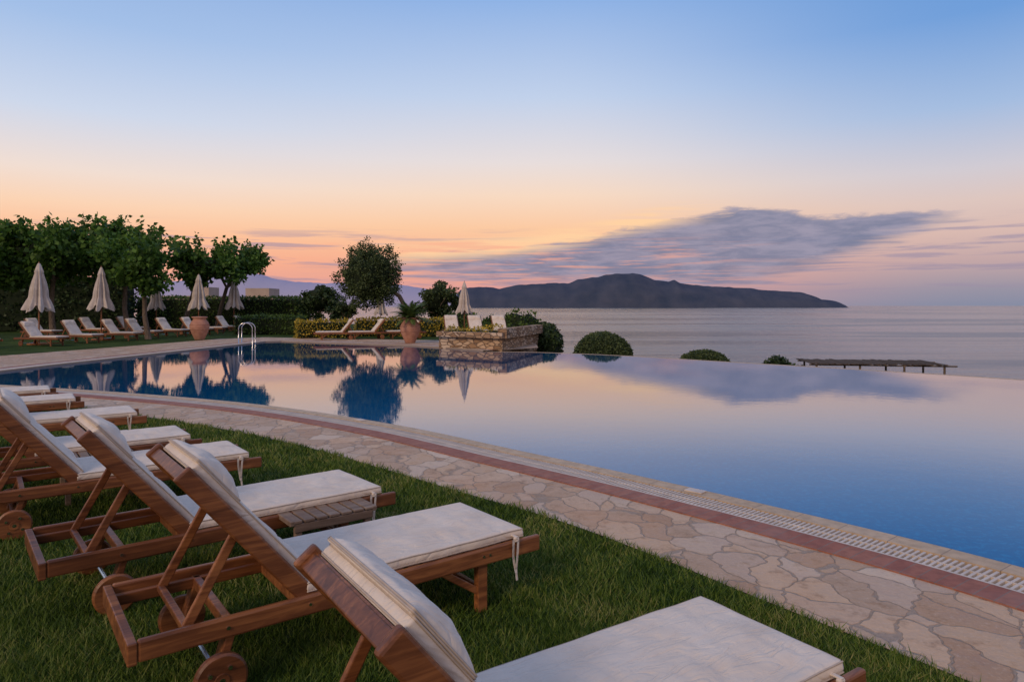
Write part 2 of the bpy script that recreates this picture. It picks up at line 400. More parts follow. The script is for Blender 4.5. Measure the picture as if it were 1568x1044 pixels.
prof=[((u-784)*Y/f,(468-v)*Y/f+16.6) for u,v in isl]
ridge('island',prof,Y,700,M['island'],SEA,0.5,3)
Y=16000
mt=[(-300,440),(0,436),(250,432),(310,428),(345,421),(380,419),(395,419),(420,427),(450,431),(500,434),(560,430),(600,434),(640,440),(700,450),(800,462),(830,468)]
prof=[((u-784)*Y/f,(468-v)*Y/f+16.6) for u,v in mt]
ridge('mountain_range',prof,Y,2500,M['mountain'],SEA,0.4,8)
# ---------------------------------------------------------------- grass blades
LEx=np.array([p.x for p in LE]);LEy=np.array([p.y for p in LE])
N=1700000
gx=rng.uniform(-9,3.2,N); gy=rng.uniform(1.3,12.5,N)
keep=(gy<np.interp(gx,LEx,LEy)+0.03*rng.standard_normal(N)+0.03*np.sin(gx*9)) & (np.abs(gx)<gy*0.80+0.35) & (rng.random(N)<np.clip((2.6/gy)**1.6,0,1))
gx=gx[keep];gy=gy[keep]; n=len(gx)
clump=np.sin(gx*7+np.sin(gy*5))*np.sin(gy*6+np.sin(gx*4))
h=(0.026+0.020*rng.random(n)+0.008*clump)*(1+0.05*(gy-2)); w=0.0022*(1+0.35*(gy-2))
th=rng.uniform(0,2*np.pi,n); ln=rng.uniform(0.2,1.2,n)*h; la=rng.uniform(0,2*np.pi,n)
v=np.zeros((n,3,3),dtype=np.float32)
v[:,0,0]=gx-np.cos(th)*w; v[:,0,1]=gy-np.sin(th)*w; v[:,1,0]=gx+np.cos(th)*w; v[:,1,1]=gy+np.sin(th)*w
v[:,2,0]=gx+np.cos(la)*ln; v[:,2,1]=gy+np.sin(la)*ln; v[:,2,2]=h
me=bpy.data.meshes.new('grass'); me.vertices.add(3*n); me.vertices.foreach_set('co',v.ravel())
me.loops.add(3*n); me.loops.foreach_set('vertex_index',np.arange(3*n,dtype=np.int32))
me.polygons.add(n); me.polygons.foreach_set('loop_start',np.arange(0,3*n,3,dtype=np.int32))
me.update(calc_edges=True); link('grass',me,M['blade']); print('blades',n)
# ---------------------------------------------------------------- foliage
def leaf_arrays(c,size,droop=0.0,aspect=0.38):
    n=len(c); d=rng.standard_normal((n,3)); d[:,2]-=droop; d/=np.linalg.norm(d,axis=1)[:,None]
    q=rng.standard_normal((n,3)); s=np.cross(d,q); s/=np.linalg.norm(s,axis=1)[:,None]
    L=(size*rng.uniform(0.6,1.3,n))[:,None]
    v=np.stack([c,c+d*L*0.45+s*L*aspect,c+d*L,c+d*L*0.45-s*L*aspect],axis=1)
    return v.reshape(-1,3)
def leaf_object(name,c,size,mat,parent=None,droop=0,aspect=0.38):
    v=leaf_arrays(c,size,droop,aspect).astype(np.float32); n=len(c)
    me=bpy.data.meshes.new(name); me.vertices.add(4*n); me.vertices.foreach_set('co',v.ravel())
    me.loops.add(4*n); me.loops.foreach_set('vertex_index',np.arange(4*n,dtype=np.int32))
    me.polygons.add(n); me.polygons.foreach_set('loop_start',np.arange(0,4*n,4,dtype=np.int32))
    me.update(calc_edges=True); return link(name,me,mat,parent)
def clump_points(c,R,ncl,nleaf,cr=0.34):
    pts=[]
    cents=[]
    for i in range(ncl):
        d=rng.standard_normal(3); d/=np.linalg.norm(d); r=rng.random()**0.45
        p=np.array(c)+d*np.array(R)*r*0.86; cents.append(p)
        k=int(nleaf/ncl*rng.uniform(0.6,1.4)); dd=rng.standard_normal((k,3)); dd/=np.linalg.norm(dd,axis=1)[:,None]
        rr=(rng.random(k)**0.5)[:,None]; pts.append(p+dd*rr*cr*np.mean(R)*rng.uniform(0.7,1.3)*np.array([1,1,0.75]))
    return np.concatenate(pts),cents
def tree(name,base,trunk_top,c,R,ncl=26,nleaf=4500,leaf=0.16,mat='leaf_mul',shoots=0,tr=0.14,lean=None,cr=0.34,core=0.0):
    e=empty(name,(0,0,0)); e.location=base; bx=Vector(base)
    mb=MB(); top=Vector(trunk_top)-bx
    mid=top*0.5+Vector((random.uniform(-.1,.1),random.uniform(-.1,.1),0)) if lean is None else Vector(lean)-bx
    mb.tube([(0,0,-0.1),mid*0.5,mid,top],[tr*1.3,tr*1.05,tr*.9,tr*0.8],10)
    pts,cents=clump_points(tuple(Vector(c)-bx),R,ncl,nleaf,cr)
    for p in cents[::2]:
        p=Vector(p); m=top.lerp(p,0.5)+Vector((random.uniform(-.15,.15),random.uniform(-.15,.15),-0.1))
        mb.tube([top-Vector((0,0,0.05)),m,p],[tr*0.5,tr*0.32,tr*0.12],6)
    link('trunk',mb.mesh('trunk'),M['bark'],e,True)
    if shoots:
        ex=[]
        for i in range(shoots):
            a=random.uniform(0,6.283); r=math.sqrt(random.random())*0.95
            x=R[0]*r*math.cos(a); y=R[1]*r*math.sin(a); z=R[2]*math.sqrt(max(0,1-r*r))*0.8
            p=Vector(c)-bx+Vector((x,y,z)); d=Vector((x*0.25+random.uniform(-.3,.3),y*0.25+random.uniform(-.3,.3),1)).normalized()
            L=random.uniform(0.3,0.9)
            for k in range(int(L*16)):
                q=p+d*(L*k/(L*16)); ex.append((q.x+random.gauss(0,.05),q.y+random.gauss(0,.05),q.z+random.gauss(0,.04)))
        pts=np.concatenate([pts,np.array(ex)])
    leaf_object('foliage',pts,leaf,M[mat],e,droop=0.5)
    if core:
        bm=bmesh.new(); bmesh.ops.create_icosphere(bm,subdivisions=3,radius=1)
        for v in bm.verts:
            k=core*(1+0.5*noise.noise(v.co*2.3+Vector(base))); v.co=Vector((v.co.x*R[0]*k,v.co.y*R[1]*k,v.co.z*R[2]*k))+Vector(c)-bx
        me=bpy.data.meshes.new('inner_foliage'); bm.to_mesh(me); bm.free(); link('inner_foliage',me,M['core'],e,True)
    return e
def ball_tree(name,base,path,tr,c,R,n,leaf,mat):
    """clipped crown: many small tufts over a sphere surface + inner tufts"""
    bx=Vector(base); e=empty(name,base); mb=MB(); cc=Vector(c)-bx
    pts=[Vector(p)-bx for p in path]; mb.tube(pts,[tr*(1.25-0.5*i/(len(pts)-1)) for i in range(len(pts))],10)
    P=[]
    nt=420
    for i in range(nt):
        d=Vector(rng.standard_normal(3)).normalized(); l=1+0.22*noise.noise(d*2.2+Vector((3,1,2)))+0.10*noise.noise(d*6)
        rad=(0.93 if i<nt*0.75 else random.uniform(0.4,0.85))*l*random.uniform(0.9,1.08)
        p=cc+Vector((d.x*R[0],d.y*R[1],d.z*R[2]))*rad
        if i%14==0: mb.tube([pts[-1],pts[-1].lerp(p,0.55)+Vector((0,0,-0.1)),p],[tr*0.45,tr*0.25,0.015],5)
        k=int(n/nt); q=rng.standard_normal((k,3))*0.115; P.append(np.array(p)+q)
    link('trunk',mb.mesh('trunk'),M['bark'],e,True)
    leaf_object('foliage',np.concatenate(P),leaf,M[mat],e)
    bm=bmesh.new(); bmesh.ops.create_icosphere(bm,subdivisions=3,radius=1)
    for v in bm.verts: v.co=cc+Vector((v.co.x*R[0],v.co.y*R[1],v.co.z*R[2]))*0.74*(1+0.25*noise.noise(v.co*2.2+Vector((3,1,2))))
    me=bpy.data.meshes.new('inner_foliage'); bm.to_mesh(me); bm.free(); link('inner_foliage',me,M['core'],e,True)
def bush(name,c,R,n,leaf,mat,core=0.93,lump=0.08,z0=0.0):
    """shrub: c = ground centre, R=(rx,ry,dome height), z0 = height of the straight sides below the dome"""
    e=empty(name,c)
    d=rng.standard_normal((n,3)); d/=np.linalg.norm(d,axis=1)[:,None]; d[:,2]=np.abs(d[:,2])
    k=np.array([1+lump*2*noise.noise(Vector(x)*2.5+Vector(c)) for x in d])*rng.uniform(0.9,1.04,n)
    P=d*np.array(R)*k[:,None]; P[:,2]+=z0
    if z0>0:
        m=n//2; a=rng.uniform(0,6.283,m); rr=rng.uniform(0.92,1.03,m); Q=np.stack([R[0]*rr*np.cos(a),R[1]*rr*np.sin(a),z0-rng.uniform(0,1.2,m)],axis=1); P=np.concatenate([P,Q])
    leaf_object('foliage',P,leaf,M[mat],e)
    bm=bmesh.new(); bmesh.ops.create_icosphere(bm,subdivisions=3,radius=1)
    for v in bm.verts:
        dd=v.co.copy(); lo=dd.z<-0.02; dd.z=max(0,dd.z); kk=core*(1+lump*2*noise.noise(dd*2.5+Vector(c))); v.co=Vector((dd.x*R[0]*kk,dd.y*R[1]*kk,dd.z*R[2]*kk+(z0 if not lo else 0)))
    me=bpy.data.meshes.new('inner_foliage'); bm.to_mesh(me); bm.free(); link('inner_foliage',me,M['core'],e,True)
    return e
def hedge(name,a,b,w,h,mat,leaf=0.09,dens=260,z0=0.0,rough=0.06):
    a=Vector(a);b=Vector(b); L=(b-a).length; ang=math.atan2(b.y-a.y,b.x-a.x)
    e=empty(name,(a.x,a.y,z0),ang)
    area=L*h*2+L*w+2*w*h; n=int(area*dens); P=[]
    for i in range(n):
        r=random.random()*area
        if r<L*h*2: p=(random.uniform(0,L),random.choice((-w/2,w/2)),random.uniform(0,h))
        elif r<L*h*2+L*w: p=(random.uniform(0,L),random.uniform(-w/2,w/2),h)
        else: p=(random.choice((0,L)),random.uniform(-w/2,w/2),random.uniform(0,h))
        q=Vector(p); o=noise.noise(q*1.3+Vector((a.x,a.y,0)))*rough*2.5
        P.append((p[0]+random.gauss(0,rough*.6),p[1]*(1+o)+random.gauss(0,rough*.6),p[2]+ (o if p[2]==h else 0)+random.gauss(0,rough*.5)))
    leaf_object('foliage',np.array(P),leaf,M[mat],e)
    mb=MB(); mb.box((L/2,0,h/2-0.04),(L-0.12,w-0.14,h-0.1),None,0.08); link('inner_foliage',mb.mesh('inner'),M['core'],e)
    return e
tree('mulberry_tree',(-24.2,36,0),(-24.2,36,2.9),(-24.6,36,4.3),(3.1,2.6,1.7),34,8000,0.26,shoots=50,core=0.42)
tree('mulberry_tree',(-28.0,34.5,0),(-27.6,34.5,2.7),(-27.2,35,4.2),(3.0,2.6,1.8),30,7000,0.26,shoots=36,core=0.42)
tree('mulberry_tree',(-21.6,38.5,0),(-21.8,38.5,2.8),(-22.2,38,4.6),(3.0,2.4,1.7),32,7000,0.26,shoots=44,core=0.42)
tree('mulberry_tree',(-17.3,32.5,0),(-17.5,32.5,2.2),(-17.7,32.6,3.65),(1.85,1.9,1.6),26,5600,0.23,shoots=34,tr=0.12,core=0.35)
tree('mulberry_tree',(-20.5,42.5,0),(-19.8,42.5,2.6),(-19.0,42,4.1),(2.4,2.2,1.5),22,5000,0.26,shoots=34,core=0.3)
tree('mulberry_tree',(-19.5,45,0),(-18.8,45,2.8),(-18.1,45,4.4),(1.9,1.8,1.3),16,2900,0.26,shoots=26)
hedge('hedge',(-42,40,0),(-24.5,44,0),1.6,3.5,'leaf_dark',0.2,60,0,0.2)
hedge('hedge',(-25.5,47,0),(-14.2,46,0),1.4,2.1,'leaf_hedge',0.14,110,0,0.08)
hedge('hedge',(-15.4,38.5,0),(-11.6,38,0),1.2,1.0,'leaf_hedge',0.11,170)
hedge('golden_hedge',(-10.6,33.6,0),(-8.3,34.6,0),0.9,0.85,'leaf_yellow',0.1,240)
hedge('golden_hedge',(-8.2,36.3,0),(-3.2,35.6,0),0.9,0.9,'leaf_yellow',0.1,200)
ball_tree('round_olive_tree',(-6.3,36.3,0),[(-6.3,36.3,-.1),(-5.85,36.3,0.7),(-5.6,36.2,1.4),(-5.95,36.1,2.1),(-6.6,36,2.6)],0.13,(-7.5,36,3.15),(1.62,1.5,1.68),16000,0.10,'leaf_olive')
tree('laurel_tree',(-12.7,45,0),(-12.7,45,1.2),(-12.7,45,2.0),(1.5,1.3,1.4),26,4800,0.17,'leaf_dark',tr=0.1,core=0.55)
tree('laurel_tree',(-14.6,52,0),(-15,52,1.2),(-15.4,52,1.6),(1.5,1.3,1.2),14,2000,0.2,'leaf_dark',tr=0.1,core=0.5)
tree('laurel_tree',(-4.6,42,0),(-4.6,42,1.2),(-4.6,42,2.0),(1.5,1.3,1.45),26,5200,0.16,'leaf_olive',tr=0.1,core=0.5)
tree('laurel_tree',(-10.4,40,0),(-10.3,40,0.8),(-10.2,40,1.3),(0.8,0.8,0.9),12,1600,0.14,'leaf_dark',tr=0.07,core=0.4)
tree('laurel_tree',(-9.2,38,0),(-9.2,38,0.7),(-9.3,38,1.5),(0.7,0.7,0.8),12,1600,0.12,'leaf_olive',tr=0.07,core=0.3)
bush('shrub',(-2.9,40,0),(1.3,1.0,1.3),1800,0.13,'leaf_hedge')
# stone terrace wall
def terrace():
    e=empty('stone_wall'); pts=[(-2.8,26.2),(-0.35,24.55),(1.15,29.5),(1.0,33),(-2.6,33.5)]
    n=len(pts); zt=0.42
    V=[(x,y,-3.2) for x,y in pts]+[(x,y,zt) for x,y in pts]
    F=[(i,(i+1)%n,n+(i+1)%n,n+i) for i in range(n)]
    link('masonry',mesh_py('masonry',V,F),M['wall'],e)
    poly_sheet('terrace_paving',pts,0.20,M['flag'],e)
    pp=[Vector(p) for p in pts]; mb=MB()
    for i,(hh) in enumerate((0.20,0.36,0.2)):
        a,b=pp[i],pp[i+1]; d=(b-a).normalized(); k=0.003*i
        mb.beam((a.x,a.y,zt+hh/2-k),(b.x+d.x*0.1,b.y+d.y*0.1,zt+hh/2-k),0.34,hh,0.01)
    link('parapet',mb.mesh('parapet'),M['wall'],e)
terrace()
hedge('golden_hedge',(-2.5,26.9,0),(-0.4,25.7,0),0.5,0.34,'leaf_yellow',0.08,300,0.4)
bush('shrub',(1.45,30.5,-3.4),(0.75,1.4,1.0),2600,0.12,'leaf_dark',z0=3.2)
bush('shrub',(0.3,33.9,0),(1.2,0.9,1.15),1500,0.13,'leaf_hedge',lump=0.25)
bush('shrub',(-1.2,34.6,0),(1.0,0.7,0.95),1200,0.13,'leaf_hedge',lump=0.25)
bush('topiary_bush',(3.62,27.2,-3.8),(1.13,1.13,0.9),8000,0.075,'leaf_olive',0.95,0.03,3.42)
bush('topiary_bush',(7.6,27,-4.2),(1.05,1.0,0.68),6500,0.075,'leaf_olive',0.95,0.03,3.34)
bush('shrub',(10.7,27.5,-4.6),(0.65,0.6,0.6),1500,0.10,'leaf_dark',0.85,0.2,3.45)
bush('shrub',(11.7,28.5,-4.9),(0.8,0.6,0.5),1500,0.10,'leaf_dark',0.85,0.25,3.45)
def spiky(name,loc,n,L,wid,mat,updeg=(20,80),droop=1.3):
    v=[];f=[]
    for i in range(n):
        a=random.uniform(0,6.283); el=math.radians(random.uniform(*updeg)); seg=12; l=L*random.uniform(0.75,1.1)
        side=Vector((-math.sin(a),math.cos(a),0)); p=Vector((0,0,0))
        for k in range(seg+1):
            t=k/seg; e2=el-t*droop
            dr=Vector((math.cos(a)*math.cos(e2),math.sin(a)*math.cos(e2),math.sin(e2)))
            if k: p=p+dr*(l/seg)
            if wid>0.05 and k:
                for sg in (-1,1):
                    for off in (0,0.5):
                        q=p+dr*(off*l/seg); ww=wid*math.sin(math.pi*min(1,0.2+0.75*t))
                        o=len(v); tip=q+side*sg*ww+dr*ww*0.5-Vector((0,0,ww*0.2))
                        v+=[q-dr*0.01,q+dr*0.045,tip]; f.append((o,o+1,o+2))
        p=Vector((0,0,0)); o=len(v); rw=0.012 if wid>0.05 else wid
        for k in range(seg+1):
            t=k/seg; e2=el-t*droop
            if k: p=p+Vector((math.cos(a)*math.cos(e2),math.sin(a)*math.cos(e2),math.sin(e2)))*(l/seg)
            ww=rw*(1-0.9*t); v+=[p-side*ww,p+side*ww]
        for k in range(seg): b=o+k*2; f.append((b,b+1,b+3,b+2))
    ob=link(name,mesh_py(name,[tuple(x) for x in v],f),M[mat]); ob.location=loc; return ob
spiky('sago_palm',(-4.37,29.3,1.02),80,0.98,0.17,'leaf_palm',(15,88),1.1)
spiky('yucca_plant',(10.55,26.8,-0.55),24,0.35,0.03,'leaf_dark',(30,85))
# urns
def urn(loc,s=1):
    e=empty('terracotta_urn',loc); mb=MB()
    mb.lathe([(0.0,0),(0.2,0),(0.22,0.04),(0.27,0.15),(0.36,0.35),(0.42,0.55),(0.43,0.68),(0.38,0.82),(0.30,0.92),(0.27,0.98),(0.33,1.03),(0.35,1.06),(0.33,1.09),(0.27,1.07),(0.24,0.98),(0.2,0.9),(0,0.88)],32)
    for z,r in ((0.5,0.415),(0.72,0.43)):
        mb.lathe([(r,z-0.015),(r+0.015,z),(r,z+0.015)],32)
    link('body',mb.mesh('urn'),M['terracotta'],e,True); e.scale=(s,s,s)
urn((-14.6,31.9,0),1.0); urn((-4.37,29.3,0),1.0)
# ladder
def ladder(loc,rz):
    e=empty('pool_ladder',loc,rz); mb=MB()
    for y in (-0.27,0.27):
        pts=[(-0.55,y,0),(-0.55,y,0.55)]+[(-0.275-0.275*math.cos(a),y,0.62+0.25*math.sin(a)) for a in np.linspace(0.1,math.pi-0.1,10)]+[(0.0,y,0.5),(0.02,y,-0.6)]
        mb.tube(pts,0.02,10)
    for z in (-0.05,0.22): mb.box((0.02,0,z),(0.08,0.54,0.02))
    link('rails',mb.mesh('rails'),M['metal'],e,True)
ladder((-11.05,29.2,0),0.15)
# parasols
def parasol_mesh():
    mb=MB(); n=96
    prof=[(0.015,3.38),(0.04,3.36),(0.07,3.30),(0.10,3.2),(0.125,3.1),(0.15,3.02),(0.13,2.98),(0.16,2.8),(0.2,2.6),(0.235,2.4),(0.26,2.2),(0.265,2.05),(0.275,1.95),(0.33,1.8),(0.39,1.6),(0.43,1.48)]
    vs=[];fs=[]
    for i,(r,z) in enumerate(prof):
        for k in range(n):
            th=2*math.pi*k/n; a=min(1,(3.38-z)/0.8)
            fold=1+a*(0.30*math.cos(8*th+0.4*math.sin(z*2))+0.12*math.cos(16*th+1.3)+0.08*math.sin(3*th+z))
            zz=z-(0.10*math.cos(8*th)+0.07*math.sin(5*th) if i==len(prof)-1 else 0)
            vs.append((r*fold*math.cos(th),r*fold*math.sin(th),zz))
    for i in range(len(prof)-1):
        for k in range(n): fs.append((i*n+k,i*n+(k+1)%n,(i+1)*n+(k+1)%n,(i+1)*n+k))
    mb.add(vs,fs); can=mb.mesh('canopy')
    mb=MB(); mb.tube([(0,0,0),(0,0,3.36)],0.03,12); mb.box((0,0,0.04),(0.6,0.6,0.08),None,0.01); mb.tube([(0,0,3.36),(0,0,3.44)],[0.03,0.012],10)
    pole=mb.mesh('pole'); can.materials.append(M['parasol']); pole.materials.append(M['wood'])
    for p in can.polygons: p.use_smooth=True
    return can,pole
CAN,POLE=parasol_mesh()
def parasol(loc,s=1,rz=0):
    e=empty('closed_parasol',loc,rz); e.scale=(s,s,s); link('canopy',CAN,None,e); link('pole',POLE,None,e)
for (x,y,z,s) in [(-19.4,28,0,0.99),(-18.95,31.5,0,1.0),(-22.4,43,0,0.95),(-17.9,39,0,1.0),(-17.8,43.7,0,1.0),(-7.9,41,0,0.75),(-2.2,31.5,0.2,0.74)]:
    parasol((x,y,z),s,random.uniform(0,3))
# ---------------------------------------------------------------- loungers
def cushion_mesh(L,W,T,seed=0,puff=0.010,dome=0.0):
    def axis(l,n):
        a=[0,0.006,0.014,0.026,0.045]; inner=list(np.linspace(0.07,l-0.07,n)); return a+inner+[l-x for x in a[::-1]]
    xs=axis(L,int(L/0.022)+4); ys=axis(W,24); V=[];F=[]
    nx=len(xs);ny=len(ys)
    for i,x in enumerate(xs):
        for j,y in enumerate(ys):
            d=min(x,L-x,y,W-y); e=min(1,d/0.03); z=T*(0.80+0.2*math.sqrt(1-(1-e)**2))
            if dome: z=z*(1-dome)+T*dome*(0.15+1.0*math.sqrt(max(0,math.sin(math.pi*x/L)))*max(0.0,min(1,math.sin(math.pi*y/W)*4))**0.5)
            n1=noise.noise(Vector((x*3.1+seed,y*4,seed))); n2=noise.noise(Vector((x*9+seed,y*7,seed+4)))
            fold=noise.noise(Vector((x*2.2+y*5+seed,y*1.5-x*6,seed))); f2=noise.noise(Vector((x*5+seed*3,y*3+x*2,seed+7)))
            z+=puff*(n1+0.35*n2)*min(1,d/0.06)+puff*0.8*math.sin(math.pi*y/W)*min(1,d/0.1)-puff*(0.5*max(0,1-abs(fold)*9)+0.35*max(0,1-abs(f2)*12))*min(1,d/0.04)
            xo=0.008*noise.noise(Vector((x*5,y*5,seed+9)))*(1-min(1,d/0.1)); V.append((x+xo,y-W/2+xo,z))
    for i in range(nx-1):
        for j in range(ny-1): a=i*ny+j; F.append((a,a+ny,a+ny+1,a+1))
    per=[i*ny for i in range(nx)]+[(nx-1)*ny+j for j in range(1,ny)]+[i*ny+ny-1 for i in range(nx-2,-1,-1)]+[j for j in range(ny-2,0,-1)]
    o=len(V)
    for k,i in enumerate(per):
        x,y,z=V[i]; V.append((L/2+(x-L/2)*1.006,y*1.01,z*0.5))
    o2=len(V)
    for k,i in enumerate(per): x,y,z=V[i]; V.append((x,y,0.0))
    P=len(per)
    for k in range(P):
        k2=(k+1)%P; F.append((per[k],o+k,o+k2,per[k2])); F.append((o+k,o2+k,o2+k2,o+k2))
    F.append(tuple(o2+k for k in range(P)))
    me=mesh_py('cushion',V,F)
    bm=bmesh.new(); bm.from_mesh(me); bmesh.ops.recalc_face_normals(bm,faces=bm.faces[:]); bm.to_mesh(me); bm.free()
    me.materials.append(M['cushion'])
    mb=MB(); loop=[Vector(V[i])+Vector((0,0,0.001)) for i in per]; loop.append(loop[0])
    mb.tube(loop,0.0035,6,False)
    loop=[Vector((L/2+(V[i][0]-L/2)*1.003,V[i][1]*1.005,0.006)) for i in per]; loop.append(loop[0])
    mb.tube(loop,0.0035,6,False)
    pm=mb.mesh('piping'); pm.materials.append(M['piping'])
    for m2 in (me,pm):
        for p in m2.polygons: p.use_smooth=True
    return me,pm
HX=1.30
def lounger_meshes(ANG,BL=0.79):
    d={}
    mb=MB()
    for y in (-0.325,0.325):
        mb.beam((0.0,y,0.30),(1.965,y,0.30),0.032,0.085,0.012)
    mb.box((1.983,0,0.295),(0.035,0.685,0.085)); mb.box((0.14,0,0.30),(0.03,0.61,0.06)); mb.box((HX,0,0.28),(0.04,0.61,0.05)); mb.box((1.62,0,0.285),(0.035,0.61,0.05))
    x=0.19
    while x<1.27: mb.box((x,0,0.332),(0.062,0.61,0.018),None,0.004); x+=0.083
    for y in (-0.275,0.275): mb.box((1.62,y,0.285),(0.70,0.028,0.05))
    for y in (-0.285,0.285): mb.box((0.36,y,0.15),(0.06,0.042,0.30))
    mb.box((0.36,0,0.11),(0.03,0.53,0.045))
    for y in (-0.285,0.285): mb.beam((0.38,y,0.11),(0.62,y,0.27),0.02,0.035)
    for y in (-0.29,0.29): mb.beam((1.62,y,0.28),(1.68,y,0.07),0.036,0.07,up=Vector((0,1,0)))
    d['frame']=mb.mesh('frame')
    WX=1.67
    mb=MB(); mb.tube([(WX,-0.37,0.105),(WX,0.37,0.105)],0.012,10)
    d['axle']=mb.mesh('axle')
    for nm,y in (('wheel_1',-0.345),('wheel_2',0.345)):
        mb=MB(); n=32; vs=[];fs=[]
        prof=[(0.0,-0.018),(0.095,-0.018),(0.104,-0.010),(0.104,0.010),(0.095,0.018),(0.03,0.018),(0.028,0.024),(0.0,0.024)] if y>0 else [(0.0,-0.024),(0.028,-0.024),(0.03,-0.018),(0.095,-0.018),(0.104,-0.010),(0.104,0.010),(0.095,0.018),(0.0,0.018)]
        for (r,zz) in prof:
            for k in range(n): th=2*math.pi*k/n; vs.append((WX+r*math.cos(th),y+zz,0.105+r*math.sin(th)))
        for i in range(len(prof)-1):
            for k in range(n): fs.append((i*n+k,(i+1)*n+k,(i+1)*n+(k+1)%n,i*n+(k+1)%n))
        mb.add(vs,fs); d[nm]=mb.mesh(nm)
        mb=MB(); sg=1 if y>0 else -1
        for k in range(4):
            a=k*math.pi/2+0.6; mb.tube([(WX+0.055*math.cos(a),y+sg*0.012,0.105+0.055*math.sin(a)),(WX+0.055*math.cos(a),y+sg*0.025,0.105+0.055*math.sin(a))],0.009,8)
        for xx in (1.64,): mb.tube([(xx,sg*0.338,0.30),(xx,sg*0.347,0.30)],0.008,8)
        for xx in (0.34,0.38,HX): mb.tube([(xx,sg*0.338,0.305),(xx,sg*0.346,0.305)],0.007,8)
        d[nm+'_bolts']=mb.mesh('bolts')
    ca,sa=math.cos(ANG),math.sin(ANG)
    def bp(s,y,n=0): return Vector((HX+s*ca-n*sa,y,0.335+s*sa+n*ca))
    R=Matrix(((ca,0,-sa),(0,1,0),(sa,0,ca)))
    mb=MB()
    for y in (-0.295,0.295):
        mb.box(bp(BL/2-0.01,y,0.0),(BL+0.02,0.032,0.078),R,0.014)
    for s in np.arange(0.06,BL-0.05,0.088): mb.box(bp(s,0,0.02),(0.065,0.56,0.016),R,0.004)
    mb.box(bp(BL-0.035,0,-0.004),(0.04,0.60,0.05),R)
    d['backrest']=mb.mesh('backrest')
    mb=MB()
    for y in (-0.245,0.245): mb.beam(bp(0.42,y,-0.03),(1.78,y,0.30),0.022,0.04)
    mb.box((1.78,0,0.305),(0.03,0.52,0.03)); d['prop']=mb.mesh('prop')
    for k in ('frame','axle','wheel_1','wheel_2','backrest','prop'): d[k].materials.append(M['wood' if k!='axle' else 'metal'])
    for k in ('wheel_1_bolts','wheel_2_bolts'): d[k].materials.append(M['metal'])
    return d,bp,R
KIT=[lounger_meshes(math.radians(50)),lounger_meshes(math.radians(51),0.73)]
SC=[cushion_mesh(1.20,0.62,0.052,s,0.013) for s in (1,5,9)]
BC=[cushion_mesh(0.74,0.555,0.05,s,0.016) for s in (2,7,11)]+[cushion_mesh(0.68,0.555,0.045,2,0.016)]
HR=[cushion_mesh(0.25,0.55,0.050,s,0.018,0.9) for s in (3,8,12)]
def ribbon():
    mb=MB()
    for x0,ph in ((0.16,0),(0.185,1.3)):
        vs=[];fs=[]; 
        for k in range(9):
            t=k/8; z=0.36-t*0.23*(1 if ph==0 else 0.8); xo=x0+0.012*math.sin(3*t+ph); yo=0.348+0.008*math.sin(5*t+ph)
            vs+=[(xo-0.008,yo,z),(xo+0.008,yo+0.002,z)]
        for k in range(8): fs.append((2*k,2*k+1,2*k+3,2*k+2))
        mb.add(vs,fs)
    mb.box((0.17,0.345,0.352),(0.03,0.02,0.025),None,0.006)
    mb.box((0.17,0.328,0.365),(0.018,0.05,0.006),None,0.002)
    me=mb.mesh('tie'); me.materials.append(M['cushion']); return me
TIE=ribbon()
def lounger(corner,ang,detail=True,var=0,z=0,kit=0):
    """corner = (x,y) of the near foot corner of the cushion, ang = heading (head->foot)"""
    LM,bp,RB=KIT[kit]
    d=Vector((math.cos(ang),math.sin(ang))); ex=-d; ey=Vector((-ex.y,ex.x)); o=Vector(corner)-0.10*ex-0.31*ey
    e=empty('sun_lounger',(o.x,o.y,z),math.atan2(ex.y,ex.x))
    for k,me in LM.items():
        if not detail and 'bolts' in k: continue
        link(k,me,None,e)
    m,p=SC[var%3]; a=link('seat_cushion',m,None,e); a.location=(0.10,0,0.343)
    b=link('seat_piping',p,None,e); b.location=(0.10,0,0.343)
    R=RB.to_4x4()
    m,p=BC[3 if kit else var%3]
    for nm,mm in (('back_cushion',m),('back_piping',p)):
        o2=link(nm,mm,None,e); o2.matrix_local=Matrix.Translation(bp(0.02,0,0.03))@R
    m,p=HR[var%3]
    for nm,mm in (('head_cushion',m),('head_piping',p)):
        o2=link(nm,mm,None,e); o2.matrix_local=Matrix.Translation(bp(0.465 if kit else 0.525,0,0.068))@R
    if detail: link('cushion_tie',TIE,None,e)
    return e
ra=math.radians
for i,(c,a) in enumerate([((1.13,2.335),33.5),((.057,3.72),37.5),((-.88,4.58),40),((-2.18,5.65),38),((-3.03,6.43),38),((-4.28,7.79),36),((-5.73,8.96),36),((-6.7,9.9),36)]):
    lounger(c,ra(a),True,i,kit=1 if i==0 else 0)
def table(loc,rz):
    e=empty('side_table',(loc[0],loc[1],0),rz); mb=MB()
    for k in range(7): mb.box((-0.235+k*0.078,0,0.335),(0.066,0.50,0.018))
    for s in (-1,1):
        mb.box((0,s*0.235,0.30),(0.50,0.025,0.05)); mb.box((s*0.262,0,0.331),(0.028,0.50,0.03))
        for q in (-1,1): mb.box((s*0.22,q*0.22,0.145),(0.04,0.04,0.29))
    link('slatted_top_and_legs',mb.mesh('table'),M['greywood'],e)
table((-1.22,4.32),ra(38)); table((-3.5,5.75),ra(38))
row=[(-19.3,25.0),(-17.9,26.8),(-17.8,28.9),(-17.2,31.0),(-17.3,33.0),(-16.9,34.9),(-16.4,36.6),(-16.5,38.8),(-16.3,40.8),(-15.9,42.6)]
for i,(x,y) in enumerate(row): lounger((x,y),ra(-12+random.uniform(-5,5)),False,i)
